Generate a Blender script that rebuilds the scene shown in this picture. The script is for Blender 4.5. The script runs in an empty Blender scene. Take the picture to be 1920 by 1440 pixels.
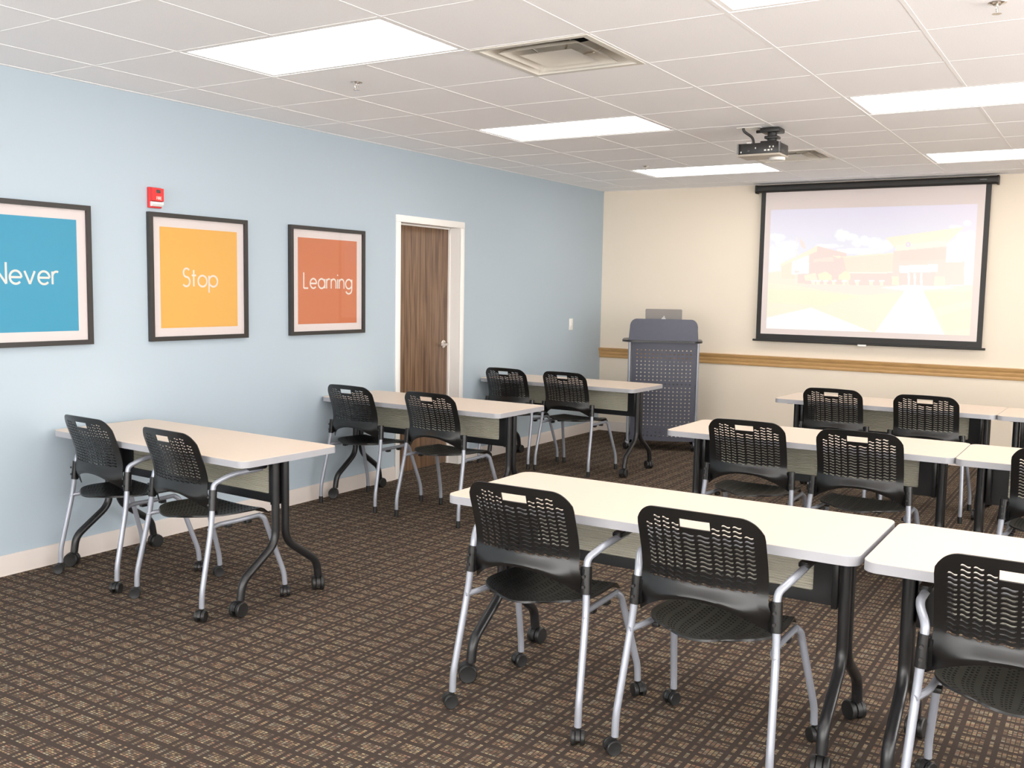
import bpy, bmesh, math, random
from mathutils import Vector, Matrix
random.seed(7)
S = bpy.context.scene
C = S.collection
PI = math.pi
H = 2.590          # ceiling height
T = 0.6096         # ceiling grid module
GX, GY = -0.2026, -6.440
XR, YB = GX + 13*T, GY - 9*T      # right wall, back wall

# ------------------------------------------------------------------ camera, world, exposure
cam = bpy.data.cameras.new('camera'); camo = bpy.data.objects.new('camera', cam); C.objects.link(camo)
cam.sensor_width = 36.0; cam.sensor_fit = 'HORIZONTAL'; cam.lens = 1821.9/1920*36
cam.clip_start = 0.05
camo.location = (4.81468, -9.54158, 1.51547)
camo.rotation_euler = (1.47450048, -0.01696839, 0.55875732)
S.camera = camo
DAY = 5.6          # even overcast daylight outside the added windows
w = bpy.data.worlds.new('world'); S.world = w; w.use_nodes = True
w.node_tree.nodes['Background'].inputs[0].default_value = (1.0, 0.98, 0.96, 1)
w.node_tree.nodes['Background'].inputs[1].default_value = DAY
S.view_settings.view_transform = 'Standard'
S.view_settings.look = 'None'
EXPO = 0.65
S.view_settings.exposure = EXPO
S.view_settings.gamma = 1.0
S.view_settings.use_curve_mapping = False
PANEL = 5.0        # luminance of the ceiling light diffusers
PANEL_COL = (1.0, 0.955, 0.90)
# windows added out of view to brighten ceiling and walls: right wall (along y) and back wall (along x)
WZ0, WZ1 = 0.30, 2.42
ADDED_WIN_R = [(-11.80+k*2.22, -11.80+k*2.22+2.05) for k in range(4)]
ADDED_WIN_B = [(0.35+k*2.42, 0.35+k*2.42+2.22) for k in range(3)]
def portal(loc, rot, sx, sy):
    l = bpy.data.lights.new('daylight_portal', 'AREA'); l.shape = 'RECTANGLE'; l.size = sx; l.size_y = sy; l.cycles.is_portal = True
    o = bpy.data.objects.new('daylight_portal', l); C.objects.link(o); o.location = loc; o.rotation_euler = rot
for a, b in ADDED_WIN_R: portal((XR+0.02, (a+b)/2, (WZ0+WZ1)/2), (PI/2, 0, PI/2), b-a, WZ1-WZ0)
for a, b in ADDED_WIN_B: portal(((a+b)/2, YB-0.02, (WZ0+WZ1)/2), (PI/2, 0, PI), b-a, WZ1-WZ0)

# ------------------------------------------------------------------ materials
def lin(r, g, b):
    f = lambda c: ((c/255+0.055)/1.055)**2.4 if c > 10 else c/255/12.92
    return (f(r), f(g), f(b), 1)
def mat(name, col, rough=0.5, metal=0.0, spec=0.5, coat=0.0, noise=None, bump=None):
    """noise=(scale, amount, stretch xyz): brightness variation; bump=(scale, strength)"""
    m = bpy.data.materials.new(name); m.use_nodes = True
    nt = m.node_tree; b = nt.nodes['Principled BSDF']
    b.inputs['Base Color'].default_value = col if len(col) == 4 else (*col, 1)
    b.inputs['Roughness'].default_value = rough; b.inputs['Metallic'].default_value = metal
    b.inputs['Specular IOR Level'].default_value = spec; b.inputs['Coat Weight'].default_value = coat
    tc = nt.nodes.new('ShaderNodeTexCoord')
    if noise:
        sc, am, st = noise
        mp = nt.nodes.new('ShaderNodeMapping'); mp.inputs['Scale'].default_value = st
        n = nt.nodes.new('ShaderNodeTexNoise'); n.inputs['Scale'].default_value = sc; n.inputs['Detail'].default_value = 4
        mr = nt.nodes.new('ShaderNodeMapRange'); mr.inputs[1].default_value = 0.3; mr.inputs[2].default_value = 0.7
        mr.inputs[3].default_value = 1-am; mr.inputs[4].default_value = 1+am
        mx = nt.nodes.new('ShaderNodeMix'); mx.data_type = 'RGBA'; mx.blend_type = 'MULTIPLY'; mx.inputs[0].default_value = 1
        mx.inputs[6].default_value = b.inputs['Base Color'].default_value
        nt.links.new(tc.outputs['Object'], mp.inputs[0]); nt.links.new(mp.outputs[0], n.inputs['Vector'])
        nt.links.new(n.outputs['Fac'], mr.inputs[0]); nt.links.new(mr.outputs[0], mx.inputs[7])
        nt.links.new(mx.outputs[2], b.inputs['Base Color'])
    if bump:
        n2 = nt.nodes.new('ShaderNodeTexNoise'); n2.inputs['Scale'].default_value = bump[0]; n2.inputs['Detail'].default_value = 3
        bp = nt.nodes.new('ShaderNodeBump'); bp.inputs['Strength'].default_value = bump[1]; bp.inputs['Distance'].default_value = 0.002
        nt.links.new(tc.outputs['Object'], n2.inputs['Vector']); nt.links.new(n2.outputs['Fac'], bp.inputs['Height'])
        nt.links.new(bp.outputs[0], b.inputs['Normal'])
    return m
def dim(c, k): return (c[0]*k, c[1]*k, c[2]*k, 1)
M = {}
M['blue'] = mat('pale_blue_paint', (0.415, 0.495, 0.56), 0.55, spec=0.35, bump=(260, 0.12))
M['cream'] = mat('cream_paint', (0.80, 0.71, 0.59), 0.5, spec=0.35, bump=(260, 0.12))
M['white'] = mat('white_enamel', (0.85, 0.83, 0.80), 0.35)
M['base'] = mat('beige_vinyl', (0.62, 0.56, 0.52), 0.45)
M['tile'] = mat('ceiling_tile', (0.94, 0.93, 0.94), 0.9, spec=0.1, noise=(170, 0.035, (1, 1, 1)), bump=(420, 0.25))
M['bar'] = mat('grid_bar_white', (0.93, 0.92, 0.92), 0.85, spec=0.1)
M['slab'] = mat('plenum_grey', (0.35, 0.35, 0.35), 0.9)
M['laminate'] = mat('cream_laminate', (0.70, 0.58, 0.475), 0.42, spec=0.35, noise=(60, 0.012, (1, 1, 1)))
M['edge'] = mat('grey_edge_band', (0.36, 0.36, 0.385), 0.4)
M['blackm'] = mat('black_metal', (0.012, 0.012, 0.013), 0.32)
M['plastic'] = mat('black_plastic', (0.007, 0.007, 0.007), 0.30, spec=0.5, bump=(900, 0.05))
M['rubber'] = mat('black_rubber', (0.010, 0.010, 0.010), 0.45)
M['silver'] = mat('silver_paint', (0.33, 0.35, 0.40), 0.34, metal=0.35)
M['screw'] = mat('dark_screw', (0.10, 0.10, 0.10), 0.3, metal=0.8)
M['chrome'] = mat('brushed_nickel', (0.75, 0.72, 0.68), 0.22, metal=1)
M['rib'] = mat('ribbed_polycarbonate', (0.60, 0.58, 0.49), 0.3)
M['frame'] = mat('black_wood_frame', (0.030, 0.027, 0.025), 0.4)
M['mat_board'] = mat('white_mat_board', (0.64, 0.58, 0.57), 0.8)
M['p_blue'] = mat('blue_print', dim(lin(62, 172, 210), .65), 0.6)
M['p_yellow'] = mat('yellow_print', dim(lin(255, 194, 94), .68), 0.6)
M['p_orange'] = mat('orange_print', dim(lin(224, 132, 90), .68), 0.6)
M['letter'] = mat('cream_letter_print', (0.66, 0.61, 0.56), 0.7)
M['oak'] = mat('oak_stain', lin(192, 152, 100), 0.4, noise=(9, 0.16, (1, 14, 14)))
M['red'] = mat('red_plastic', lin(214, 48, 50), 0.35)
M['lens'] = mat('clear_white_lens', (0.82, 0.80, 0.78), 0.15)
M['slate'] = mat('slate_blue_metal', lin(72, 74, 87), 0.5, noise=(25, 0.04, (1, 1, 1)))
M['darkin'] = mat('dark_inside', (0.012, 0.012, 0.013), 0.8)
M['vent'] = mat('beige_metal', (0.66, 0.62, 0.55), 0.4)
M['projector'] = mat('dark_projector_plastic', (0.020, 0.019, 0.018), 0.4)
M['projgrey'] = mat('taupe_plastic', (0.42, 0.37, 0.31), 0.4)
M['port'] = mat('port_white', (0.7, 0.68, 0.64), 0.4)
M['laptop'] = mat('grey_aluminium', (0.44, 0.41, 0.39), 0.4, metal=0.3)
M['logo'] = mat('logo_white', (0.9, 0.9, 0.9), 0.4)
M['screenblack'] = mat('screen_black', (0.016, 0.015, 0.014), 0.5)

def wood_door():
    m = bpy.data.materials.new('walnut_veneer'); m.use_nodes = True; nt = m.node_tree; b = nt.nodes['Principled BSDF']
    tc = nt.nodes.new('ShaderNodeTexCoord'); mp = nt.nodes.new('ShaderNodeMapping'); mp.inputs['Scale'].default_value = (8, 22, 0.9)
    n = nt.nodes.new('ShaderNodeTexNoise'); n.inputs['Scale'].default_value = 2.2; n.inputs['Detail'].default_value = 8; n.inputs['Distortion'].default_value = 0.5
    r = nt.nodes.new('ShaderNodeValToRGB')
    r.color_ramp.elements[0].position = 0.34; r.color_ramp.elements[0].color = lin(84, 62, 46)
    r.color_ramp.elements[1].position = 0.62; r.color_ramp.elements[1].color = lin(134, 106, 82)
    nt.links.new(tc.outputs['Object'], mp.inputs[0]); nt.links.new(mp.outputs[0], n.inputs['Vector'])
    nt.links.new(n.outputs['Fac'], r.inputs[0]); nt.links.new(r.outputs[0], b.inputs['Base Color'])
    b.inputs['Roughness'].default_value = 0.42
    return m
M['door'] = wood_door()

def carpet():
    m = bpy.data.materials.new('plaid_carpet'); m.use_nodes = True; nt = m.node_tree; b = nt.nodes['Principled BSDF']
    N = nt.nodes; L = nt.links
    tc = N.new('ShaderNodeTexCoord'); sx = N.new('ShaderNodeSeparateXYZ'); L.new(tc.outputs['Object'], sx.inputs[0])
    def mth(op, a, bb=None, c=None):
        n = N.new('ShaderNodeMath'); n.operation = op
        for k, v in enumerate((a, bb, c)):
            if v is None: continue
            if isinstance(v, (int, float)): n.inputs[k].default_value = v
            else: L.new(v, n.inputs[k])
        return n.outputs[0]
    PX, PY = 0.12, 0.0665
    NX, NY = 8, 7
    u = mth('MULTIPLY', sx.outputs[0], 1/PX); v = mth('MULTIPLY', sx.outputs[1], 1/PY)
    uu = mth('MULTIPLY', u, NX); vv = mth('MULTIPLY', v, NY)
    # every second row of dots is shifted by half a dot
    row = mth('FLOOR', vv)
    colf = mth('MULTIPLY', mth('FRACT', u), NX)          # 0..8 within the repeat
    rowf = mth('MULTIPLY', mth('FRACT', v), NY)          # 0..6
    inx = mth('ADD', mth('LESS_THAN', colf, 5.0), mth('MULTIPLY', mth('GREATER_THAN', colf, 6.0), mth('LESS_THAN', colf, 7.0)))
    iny = mth('LESS_THAN', rowf, 5.0)
    dx = mth('ABSOLUTE', mth('SUBTRACT', mth('FRACT', uu), 0.5)); dy = mth('ABSOLUTE', mth('SUBTRACT', mth('FRACT', vv), 0.5))
    dot = mth('MULTIPLY', mth('LESS_THAN', dx, 0.39), mth('LESS_THAN', dy, 0.34))
    wn = N.new('ShaderNodeTexWhiteNoise'); wn.noise_dimensions = '2D'
    cb = N.new('ShaderNodeCombineXYZ'); L.new(mth('FLOOR', uu), cb.inputs[0]); L.new(row, cb.inputs[1]); L.new(cb.outputs[0], wn.inputs['Vector'])
    amp = mth('ADD', mth('MULTIPLY', wn.outputs['Value'], 0.85), 0.05)
    fac = mth('MULTIPLY', mth('MULTIPLY', dot, mth('MULTIPLY', inx, iny)), amp)
    ramp = N.new('ShaderNodeValToRGB'); L.new(wn.outputs['Color'], ramp.inputs[0])
    ramp.color_ramp.elements[0].color = lin(158, 132, 100); ramp.color_ramp.elements[1].color = lin(160, 156, 130)
    for pos, c in ((0.3, lin(176, 158, 124)), (0.55, lin(150, 112, 90)), (0.75, lin(150, 140, 124))):
        e = ramp.color_ramp.elements.new(pos); e.color = c
    base = N.new('ShaderNodeTexNoise'); base.inputs['Scale'].default_value = 420; base.inputs['Detail'].default_value = 2; L.new(tc.outputs['Object'], base.inputs['Vector'])
    br = N.new('ShaderNodeValToRGB'); L.new(base.outputs['Fac'], br.inputs[0])
    br.color_ramp.elements[0].position = 0.3; br.color_ramp.elements[0].color = lin(50, 43, 39)
    br.color_ramp.elements[1].position = 0.7; br.color_ramp.elements[1].color = lin(76, 66, 60)
    mx = N.new('ShaderNodeMix'); mx.data_type = 'RGBA'; L.new(fac, mx.inputs[0]); L.new(br.outputs[0], mx.inputs[6]); L.new(ramp.outputs[0], mx.inputs[7])
    L.new(mx.outputs[2], b.inputs['Base Color'])
    b.inputs['Roughness'].default_value = 0.95; b.inputs['Specular IOR Level'].default_value = 0.1
    bp = N.new('ShaderNodeBump'); bp.inputs['Strength'].default_value = 0.5; bp.inputs['Distance'].default_value = 0.002
    L.new(mth('ADD', fac, base.outputs['Fac']), bp.inputs['Height']); L.new(bp.outputs[0], b.inputs['Normal'])
    return m
M['carpet'] = carpet()

def glass():
    m = bpy.data.materials.new('picture_glass'); m.use_nodes = True; nt = m.node_tree
    for n in list(nt.nodes):
        if n.type == 'BSDF_PRINCIPLED': nt.nodes.remove(n)
    o = nt.nodes['Material Output']
    t = nt.nodes.new('ShaderNodeBsdfTransparent'); g = nt.nodes.new('ShaderNodeBsdfGlossy'); g.inputs['Roughness'].default_value = 0.02
    f = nt.nodes.new('ShaderNodeFresnel'); f.inputs[0].default_value = 1.45
    x = nt.nodes.new('ShaderNodeMixShader')
    ge = nt.nodes.new('ShaderNodeNewGeometry'); inv = nt.nodes.new('ShaderNodeMath'); inv.operation = 'SUBTRACT'; inv.inputs[0].default_value = 1
    mu = nt.nodes.new('ShaderNodeMath'); mu.operation = 'MULTIPLY'
    nt.links.new(ge.outputs['Backfacing'], inv.inputs[1]); nt.links.new(inv.outputs[0], mu.inputs[0]); nt.links.new(f.outputs[0], mu.inputs[1])
    nt.links.new(mu.outputs[0], x.inputs[0]); nt.links.new(t.outputs[0], x.inputs[1]); nt.links.new(g.outputs[0], x.inputs[2]); nt.links.new(x.outputs[0], o.inputs[0])
    return m
M['glass'] = glass()

def emit(name, col, st):
    m = bpy.data.materials.new(name); m.use_nodes = True; b = m.node_tree.nodes['Principled BSDF']
    b.inputs['Base Color'].default_value = (0.8, 0.8, 0.8, 1)
    b.inputs['Emission Color'].default_value = (*col, 1); b.inputs['Emission Strength'].default_value = st
    return m
M['panel'] = emit('lit_diffuser', PANEL_COL, PANEL)

# ------------------------------------------------------------------ helpers
def bx(bm, x0, x1, y0, y1, z0, z1, bev=0.0, mi=0):
    vs = [bm.verts.new((x, y, z)) for x in (x0, x1) for y in (y0, y1) for z in (z0, z1)]
    fs = [bm.faces.new([vs[k] for k in q]) for q in ((0,1,3,2),(4,6,7,5),(0,4,5,1),(2,3,7,6),(0,2,6,4),(1,5,7,3))]
    for f in fs: f.material_index = mi
    if bev:
        es = list({e for f in fs for e in f.edges})
        r = bmesh.ops.bevel(bm, geom=es, offset=bev, segments=2, affect='EDGES', profile=0.5)
        for f in r['faces']: f.material_index = mi
    return vs
def fillet(pts, r, n=6):
    pts = [Vector(p) for p in pts]; out = [pts[0]]
    for a, b, c in zip(pts, pts[1:], pts[2:]):
        d1 = (a-b); d2 = (c-b); l = min(r, d1.length*0.49, d2.length*0.49)
        p = b+d1.normalized()*l; q = b+d2.normalized()*l
        for k in range(n+1):
            t = k/n; out.append((1-t)**2*p + 2*t*(1-t)*b + t*t*q)
    out.append(pts[-1]); return out
def tube(bm, pts, r, seg=10, rad=0.04, mi=0, cap=True):
    P = fillet(pts, rad) if rad else [Vector(p) for p in pts]
    rings = []; up = None
    for k, p in enumerate(P):
        d = (P[min(k+1, len(P)-1)] - P[max(k-1, 0)]).normalized()
        if up is None:
            up = Vector((1, 0, 0)) if abs(d.x) < 0.9 else Vector((0, 1, 0))
        up = (up - d*up.dot(d)).normalized(); s = d.cross(up)
        rings.append([bm.verts.new(p + (up*math.cos(a)+s*math.sin(a))*r) for a in [2*PI*j/seg for j in range(seg)]])
    for a, b in zip(rings, rings[1:]):
        for j in range(seg):
            f = bm.faces.new((a[j], a[(j+1) % seg], b[(j+1) % seg], b[j])); f.smooth = True; f.material_index = mi
    if cap:
        bm.faces.new(rings[0][::-1]).material_index = mi; bm.faces.new(rings[-1]).material_index = mi
def cyl(bm, c0, c1, r, seg=16, mi=0): tube(bm, [c0, c1], r, seg, 0, mi)
def lathe(bm, prof, o, seg=20, axis='z', mi=0):
    """prof = [(radius, height)]"""
    rings = []
    for r, h in prof:
        ring = []
        for j in range(seg):
            a = 2*PI*j/seg; x, y = r*math.cos(a), r*math.sin(a)
            v = {'z': (x, y, h), 'x': (h, x, y), 'y': (x, h, y)}[axis]
            ring.append(bm.verts.new(Vector(o)+Vector(v)))
        rings.append(ring)
    for a, b in zip(rings, rings[1:]):
        for j in range(seg):
            f = bm.faces.new((a[j], a[(j+1) % seg], b[(j+1) % seg], b[j])); f.smooth = True; f.material_index = mi
    for ring in (rings[0], rings[-1]):
        try: bm.faces.new(ring).material_index = mi
        except ValueError: pass
def prism(bm, poly, lo, hi, axis='z', mi=0):
    def mk(p, h): return {'z': (p[0], p[1], h), 'x': (h, p[0], p[1]), 'y': (p[0], h, p[1])}[axis]
    a = [bm.verts.new(mk(p, lo)) for p in poly]; b = [bm.verts.new(mk(p, hi)) for p in poly]
    fs = [bm.faces.new(a[::-1]), bm.faces.new(b)]
    n = len(poly)
    for j in range(n): fs.append(bm.faces.new((a[j], a[(j+1) % n], b[(j+1) % n], b[j])))
    for f in fs: f.material_index = mi
def rrect(x0, x1, y0, y1, r, n=6):
    out = []
    for cx, cy, a0 in ((x1-r, y0+r, -90), (x1-r, y1-r, 0), (x0+r, y1-r, 90), (x0+r, y0+r, 180)):
        for k in range(n+1):
            a = math.radians(a0+90*k/n); out.append((cx+r*math.cos(a), cy+r*math.sin(a)))
    return out
def mesh(name, bm, mats, sharp=35):
    bmesh.ops.remove_doubles(bm, verts=bm.verts, dist=1e-6)
    bmesh.ops.recalc_face_normals(bm, faces=bm.faces)
    me = bpy.data.meshes.new(name); bm.to_mesh(me); bm.free()
    for m in (mats if isinstance(mats, (list, tuple)) else [mats]): me.materials.append(M[m] if isinstance(m, str) else m)
    if sharp:
        for p in me.polygons: p.use_smooth = True
        me.set_sharp_from_angle(angle=math.radians(sharp))
    return me
def obj(name, bm, mats, parent=None, label=None, sharp=35):
    me = bm if isinstance(bm, bpy.types.Mesh) else mesh(name, bm, mats, sharp)
    o = bpy.data.objects.new(name, me); C.objects.link(o)
    if parent is not None: o.parent = parent
    if label: o['label'] = label
    return o
def tag(o, label, cat, group=None, kind=None):
    o['label'] = label
    if cat: o['category'] = cat
    if group: o['group'] = group
    if kind: o['kind'] = kind
    return o
def thing(name, label, cat, loc=(0, 0, 0), rz=0, group=None):
    o = bpy.data.objects.new(name, None); C.objects.link(o); o.location = loc; o.rotation_euler = (0, 0, rz)
    o.empty_display_size = 0.1
    return tag(o, label, cat, group)
def struct(name, bm, mats, label, parent=None):
    o = obj(name, bm, mats, parent); o['kind'] = 'structure'; o['label'] = label; return o
def dup(root, loc, rz, label, group=None):
    r = root.copy(); C.objects.link(r); r.location = loc; r.rotation_euler = (0, 0, rz); r['label'] = label
    if group: r['group'] = group
    for ch in list(root.children):
        c = ch.copy(); C.objects.link(c); c.parent = r
        for g in ch.children:
            d = g.copy(); C.objects.link(d); d.parent = c
    return r
B = bmesh.new

# ------------------------------------------------------------------ room shell
bm = B(); bx(bm, -0.3, XR+0.2, YB-0.2, 0.2, -0.12, 0); struct('floor', bm, 'carpet', 'brown plaid patterned carpet floor')
D0, D1, DT = -3.512, -2.688, 2.035       # door opening in the left wall
bm = B()
bx(bm, -0.165, 0, YB-0.2, D0, 0, H+0.12); bx(bm, -0.165, 0, D1, 0.2, 0, H+0.12); bx(bm, -0.165, 0, D0, D1, DT, H+0.12)
struct('wall_left', bm, 'blue', 'pale blue painted side wall with posters and a door')
bm = B(); bx(bm, 0, XR+0.2, 0, 0.15, 0, H+0.12); struct('wall_front', bm, 'cream', 'cream painted front wall behind the projection screen')
def holed(lo, hi, wins, put):
    bm = B(); e = [lo]+[v for w_ in wins for v in w_]+[hi]
    for k in range(0, len(e), 2): put(bm, e[k], e[k+1], 0, H+0.12)
    for a, b in wins: put(bm, a, b, 0, WZ0); put(bm, a, b, WZ1, H+0.12)
    return bm
struct('wall_right', holed(YB, 0, ADDED_WIN_R, lambda bm, a, b, z0, z1: bx(bm, XR, XR+0.15, a, b, z0, z1)), 'cream', 'cream painted right wall with wide windows')
struct('wall_back', holed(0, XR, ADDED_WIN_B, lambda bm, a, b, z0, z1: bx(bm, a, b, YB-0.15, YB, z0, z1)), 'cream', 'cream painted back wall with wide windows')
nwin = 0
def window(cx, cy, rz, wd):
    global nwin; nwin += 1
    t = thing('window_%d' % nwin, 'wide white framed window outside the picture', None, (cx, cy, WZ0), rz); t['kind'] = 'structure'
    hw, hh = wd/2, WZ1-WZ0
    bm = B()
    for x0, x1, z0, z1 in ((-hw, -hw+0.05, 0, hh), (hw-0.05, hw, 0, hh), (-0.025, 0.025, 0.05, hh-0.05), (-hw+0.05, hw-0.05, 0, 0.05), (-hw+0.05, hw-0.05, hh-0.05, hh)):
        bx(bm, x0, x1, -0.03, 0.03, z0, z1)
    obj('window_frame', bm, 'white', t)
    for x0, x1 in ((-hw+0.05, -0.025), (0.025, hw-0.05)):
        bm = B(); bm.faces.new([bm.verts.new(p) for p in ((x0, 0, 0.05), (x1, 0, 0.05), (x1, 0, hh-0.05), (x0, 0, hh-0.05))]); obj('window_pane', bm, 'glass', t, sharp=0)
for a, b in ADDED_WIN_R: window(XR+0.08, (a+b)/2, PI/2, b-a)
for a, b in ADDED_WIN_B: window((a+b)/2, YB-0.08, 0, b-a)
bm = B(); bx(bm, -0.1, XR+0.1, YB-0.1, 0.1, H+0.125, H+0.2)
ceil = struct('ceiling', bm, 'slab', 'white suspended ceiling of square tiles in a metal grid')

def baseboard(name, x0, x1, y0, y1, side, label):
    bm = B()
    if side == 'x': prism(bm, [(x0, 0), (x0+0.016, 0), (x0+0.012, 0.012), (x0+0.010, 0.10), (x0+0.006, 0.106), (x0, 0.106)], y0, y1, 'y')
    else: prism(bm, [(y0, 0), (y0-0.016, 0), (y0-0.012, 0.012), (y0-0.010, 0.10), (y0-0.006, 0.106), (y0, 0.106)], x0, x1, 'x')
    struct(name, bm, 'base', label)
bm = B()
baseboard('baseboard_left', 0, 0, YB, D0-0.052, 'x', 'beige vinyl baseboard on the blue wall before the door')
baseboard('baseboard_left_far', 0, 0, D1+0.052, 0, 'x', 'beige vinyl baseboard on the blue wall beyond the door')
baseboard('baseboard_front', 0.0, XR, 0, 0, 'y', 'beige vinyl baseboard on the cream front wall')
# chair rail (moulded oak)
bm = B(); prism(bm, [(0, 0.800), (-0.012, 0.803), (-0.018, 0.818), (-0.015, 0.832), (-0.024, 0.850), (-0.024, 0.868), (-0.036, 0.885), (-0.040, 0.905), (0, 0.908)], -0.0, XR, 'x')
struct('trim_1', bm, 'oak', 'moulded oak chair rail along the cream front wall')

# ceiling lights / vents occupy cells
LIGHTS = [(i, j) for i in (2, 6, 10) for j in (-8, -4, 0, 4, 8)]
VENTS = [(4, 1), (4, 7)]
taken = {(i+k, j) for i, j in LIGHTS for k in (0, 1)} | set(VENTS)
def tile_mesh(wx, wy):
    bm = B(); bx(bm, -wx/2+0.0087, wx/2-0.0087, -wy/2+0.0087, wy/2-0.0087, 0, 0.016)
    return mesh('ceiling_tile', bm, 'tile', 0)
tmesh = {}
xs = [0.0] + [GX+i*T for i in range(1, 14)]
ys = [GY+j*T for j in range(-9, 11)] + [0.0]
for a in range(len(xs)-1):
    for b in range(len(ys)-1):
        if (a, b-9) in taken: continue
        wx, wy = xs[a+1]-xs[a], ys[b+1]-ys[b]
        k = (round(wx, 3), round(wy, 3))
        if k not in tmesh: tmesh[k] = tile_mesh(wx, wy)
        o = bpy.data.objects.new('ceiling_tile', tmesh[k]); C.objects.link(o); o.parent = ceil
        o.location = ((xs[a]+xs[a+1])/2, (ys[b]+ys[b+1])/2, H+0.0016)
def bar_x(i):
    x = GX+i*T; cuts = sorted(GY+j*T for a, j in LIGHTS if a+1 == i); e = [YB]
    for c in cuts: e += [c, c+T]
    e.append(0)
    for y0, y1 in zip(e[::2], e[1::2]):
        bm = B(); bx(bm, x-0.0085, x+0.0085, y0, y1, H, H+0.0035); bx(bm, x-0.002, x+0.002, y0, y1, H+0.0035, H+0.035); obj('grid_runner', bm, 'bar', ceil, sharp=0)
def bar_y(y):
    bm = B(); bx(bm, 0, XR, y-0.0085, y+0.0085, H+0.0004, H+0.0039); bx(bm, 0, XR, y-0.002, y+0.002, H+0.0039, H+0.03); obj('grid_cross_bar', bm, 'bar', ceil, sharp=0)
for i in range(1, 13): bar_x(i)
for j in range(-8, 11): bar_y(GY+j*T)
# perimeter angle
for nm, c in (('wall_angle', (0, 0.022, YB, 0)), ('wall_angle', (0, XR, -0.022, 0))):
    bm = B(); bx(bm, c[0], c[1], c[2], c[3], H-0.0005, H+0.003); obj(nm, bm, 'bar', ceil, sharp=0)

# ------------------------------------------------------------------ door
door = thing('door_1', 'dark walnut veneer door in white metal frame on the blue wall', None, (0, (D0+D1)/2, 0)); door['kind'] = 'structure'
yc = (D0+D1)/2; hw = (D1-D0)/2
bm = B(); bx(bm, -0.162, -0.117, -hw+0.006, hw-0.006, 0.006, DT-0.006, 0.002); leaf = obj('door_leaf', bm, 'door', door)
bm = B()
for s in (-1, 1):
    bx(bm, 0, 0.014, s*(hw-0.004) if s < 0 else hw-0.004, s*(hw+0.05) if s < 0 else hw+0.05, 0, DT-0.0045, 0.003)
    a, b = (-hw-0.004, -hw+0.003) if s < 0 else (hw-0.003, hw+0.004)
    bx(bm, -0.165, 0.012, a, b, 0, DT)
bx(bm, 0, 0.014, -hw-0.05, hw+0.05, DT-0.004, DT+0.05, 0.003); bx(bm, -0.165, 0.012, -hw, hw, DT-0.003, DT+0.002)
obj('door_frame', bm, 'white', door)
bm = B()
bx(bm, -0.117, -0.100, -hw, -hw+0.012, 0, DT); bx(bm, -0.117, -0.100, hw-0.012, hw, 0, DT); bx(bm, -0.117, -0.100, -hw, hw, DT-0.014, DT)
obj('door_stop', bm, 'white', door)
bm = B(); hy, hz = hw-0.075, 1.045
lathe(bm, [(0.034, -0.117), (0.034, -0.109), (0.026, -0.105), (0.013, -0.103), (0.013, -0.065)], (0, hy, hz), 20, 'x')
tube(bm, [(-0.07, hy+0.006, hz), (-0.060, hy-0.02, hz), (-0.064, hy-0.105, hz-0.004)], 0.0095, 10, 0.02)
obj('door_handle', bm, 'chrome', leaf, 'brushed nickel lever handle')

# ------------------------------------------------------------------ ceiling lights
def light(i, j, label, group=None):
    x0, x1, y0, y1 = GX+i*T, GX+(i+2)*T, GY+j*T, GY+(j+1)*T
    t = thing('ceiling_light', label, 'light', ((x0+x1)/2, (y0+y1)/2, H), 0, 'recessed ceiling light panels')
    a, b = T-0.008, T/2-0.008
    bm = B()
    for s in (-1, 1):
        bx(bm, s*a-(0.024 if s > 0 else 0), s*a+(0.024 if s < 0 else 0), -b, b, 0.003, 0.012)
        bx(bm, -a+0.024, a-0.024, s*b-(0.024 if s > 0 else 0), s*b+(0.024 if s < 0 else 0), 0.003, 0.012)
    obj('frame', bm, 'bar', t)
    bm = B(); bx(bm, -a+0.02, a-0.02, -b+0.02, b-0.02, 0.008, 0.014)
    obj('diffuser', bm, 'panel', t)
    bm = B(); bx(bm, -a, a, -b, b, 0.0142, 0.10); obj('housing', bm, 'white', t)
LL = {(2, 0): 'large ceiling light panel nearest the camera, above the yellow poster', (2, 4): 'ceiling light panel in the middle of the left row, left of the projector',
      (2, 8): 'ceiling light panel below left of the projector, nearest the front wall', (6, 0): 'ceiling light panel cut off by the top edge, right of the air vent',
      (6, 4): 'ceiling light panel at the right edge, upper of the two right of the projector', (6, 8): 'ceiling light panel at the right edge just above the projection screen'}
for i, j in LIGHTS: light(i, j, LL.get((i, j), 'ceiling light panel outside the picture, %s column, %s row' % ({2: 'left', 6: 'middle', 10: 'right'}[i], {-8: 'rearmost', -4: 'behind the camera', 0: 'nearest visible', 4: 'projector', 8: 'screen'}[j])))

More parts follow.
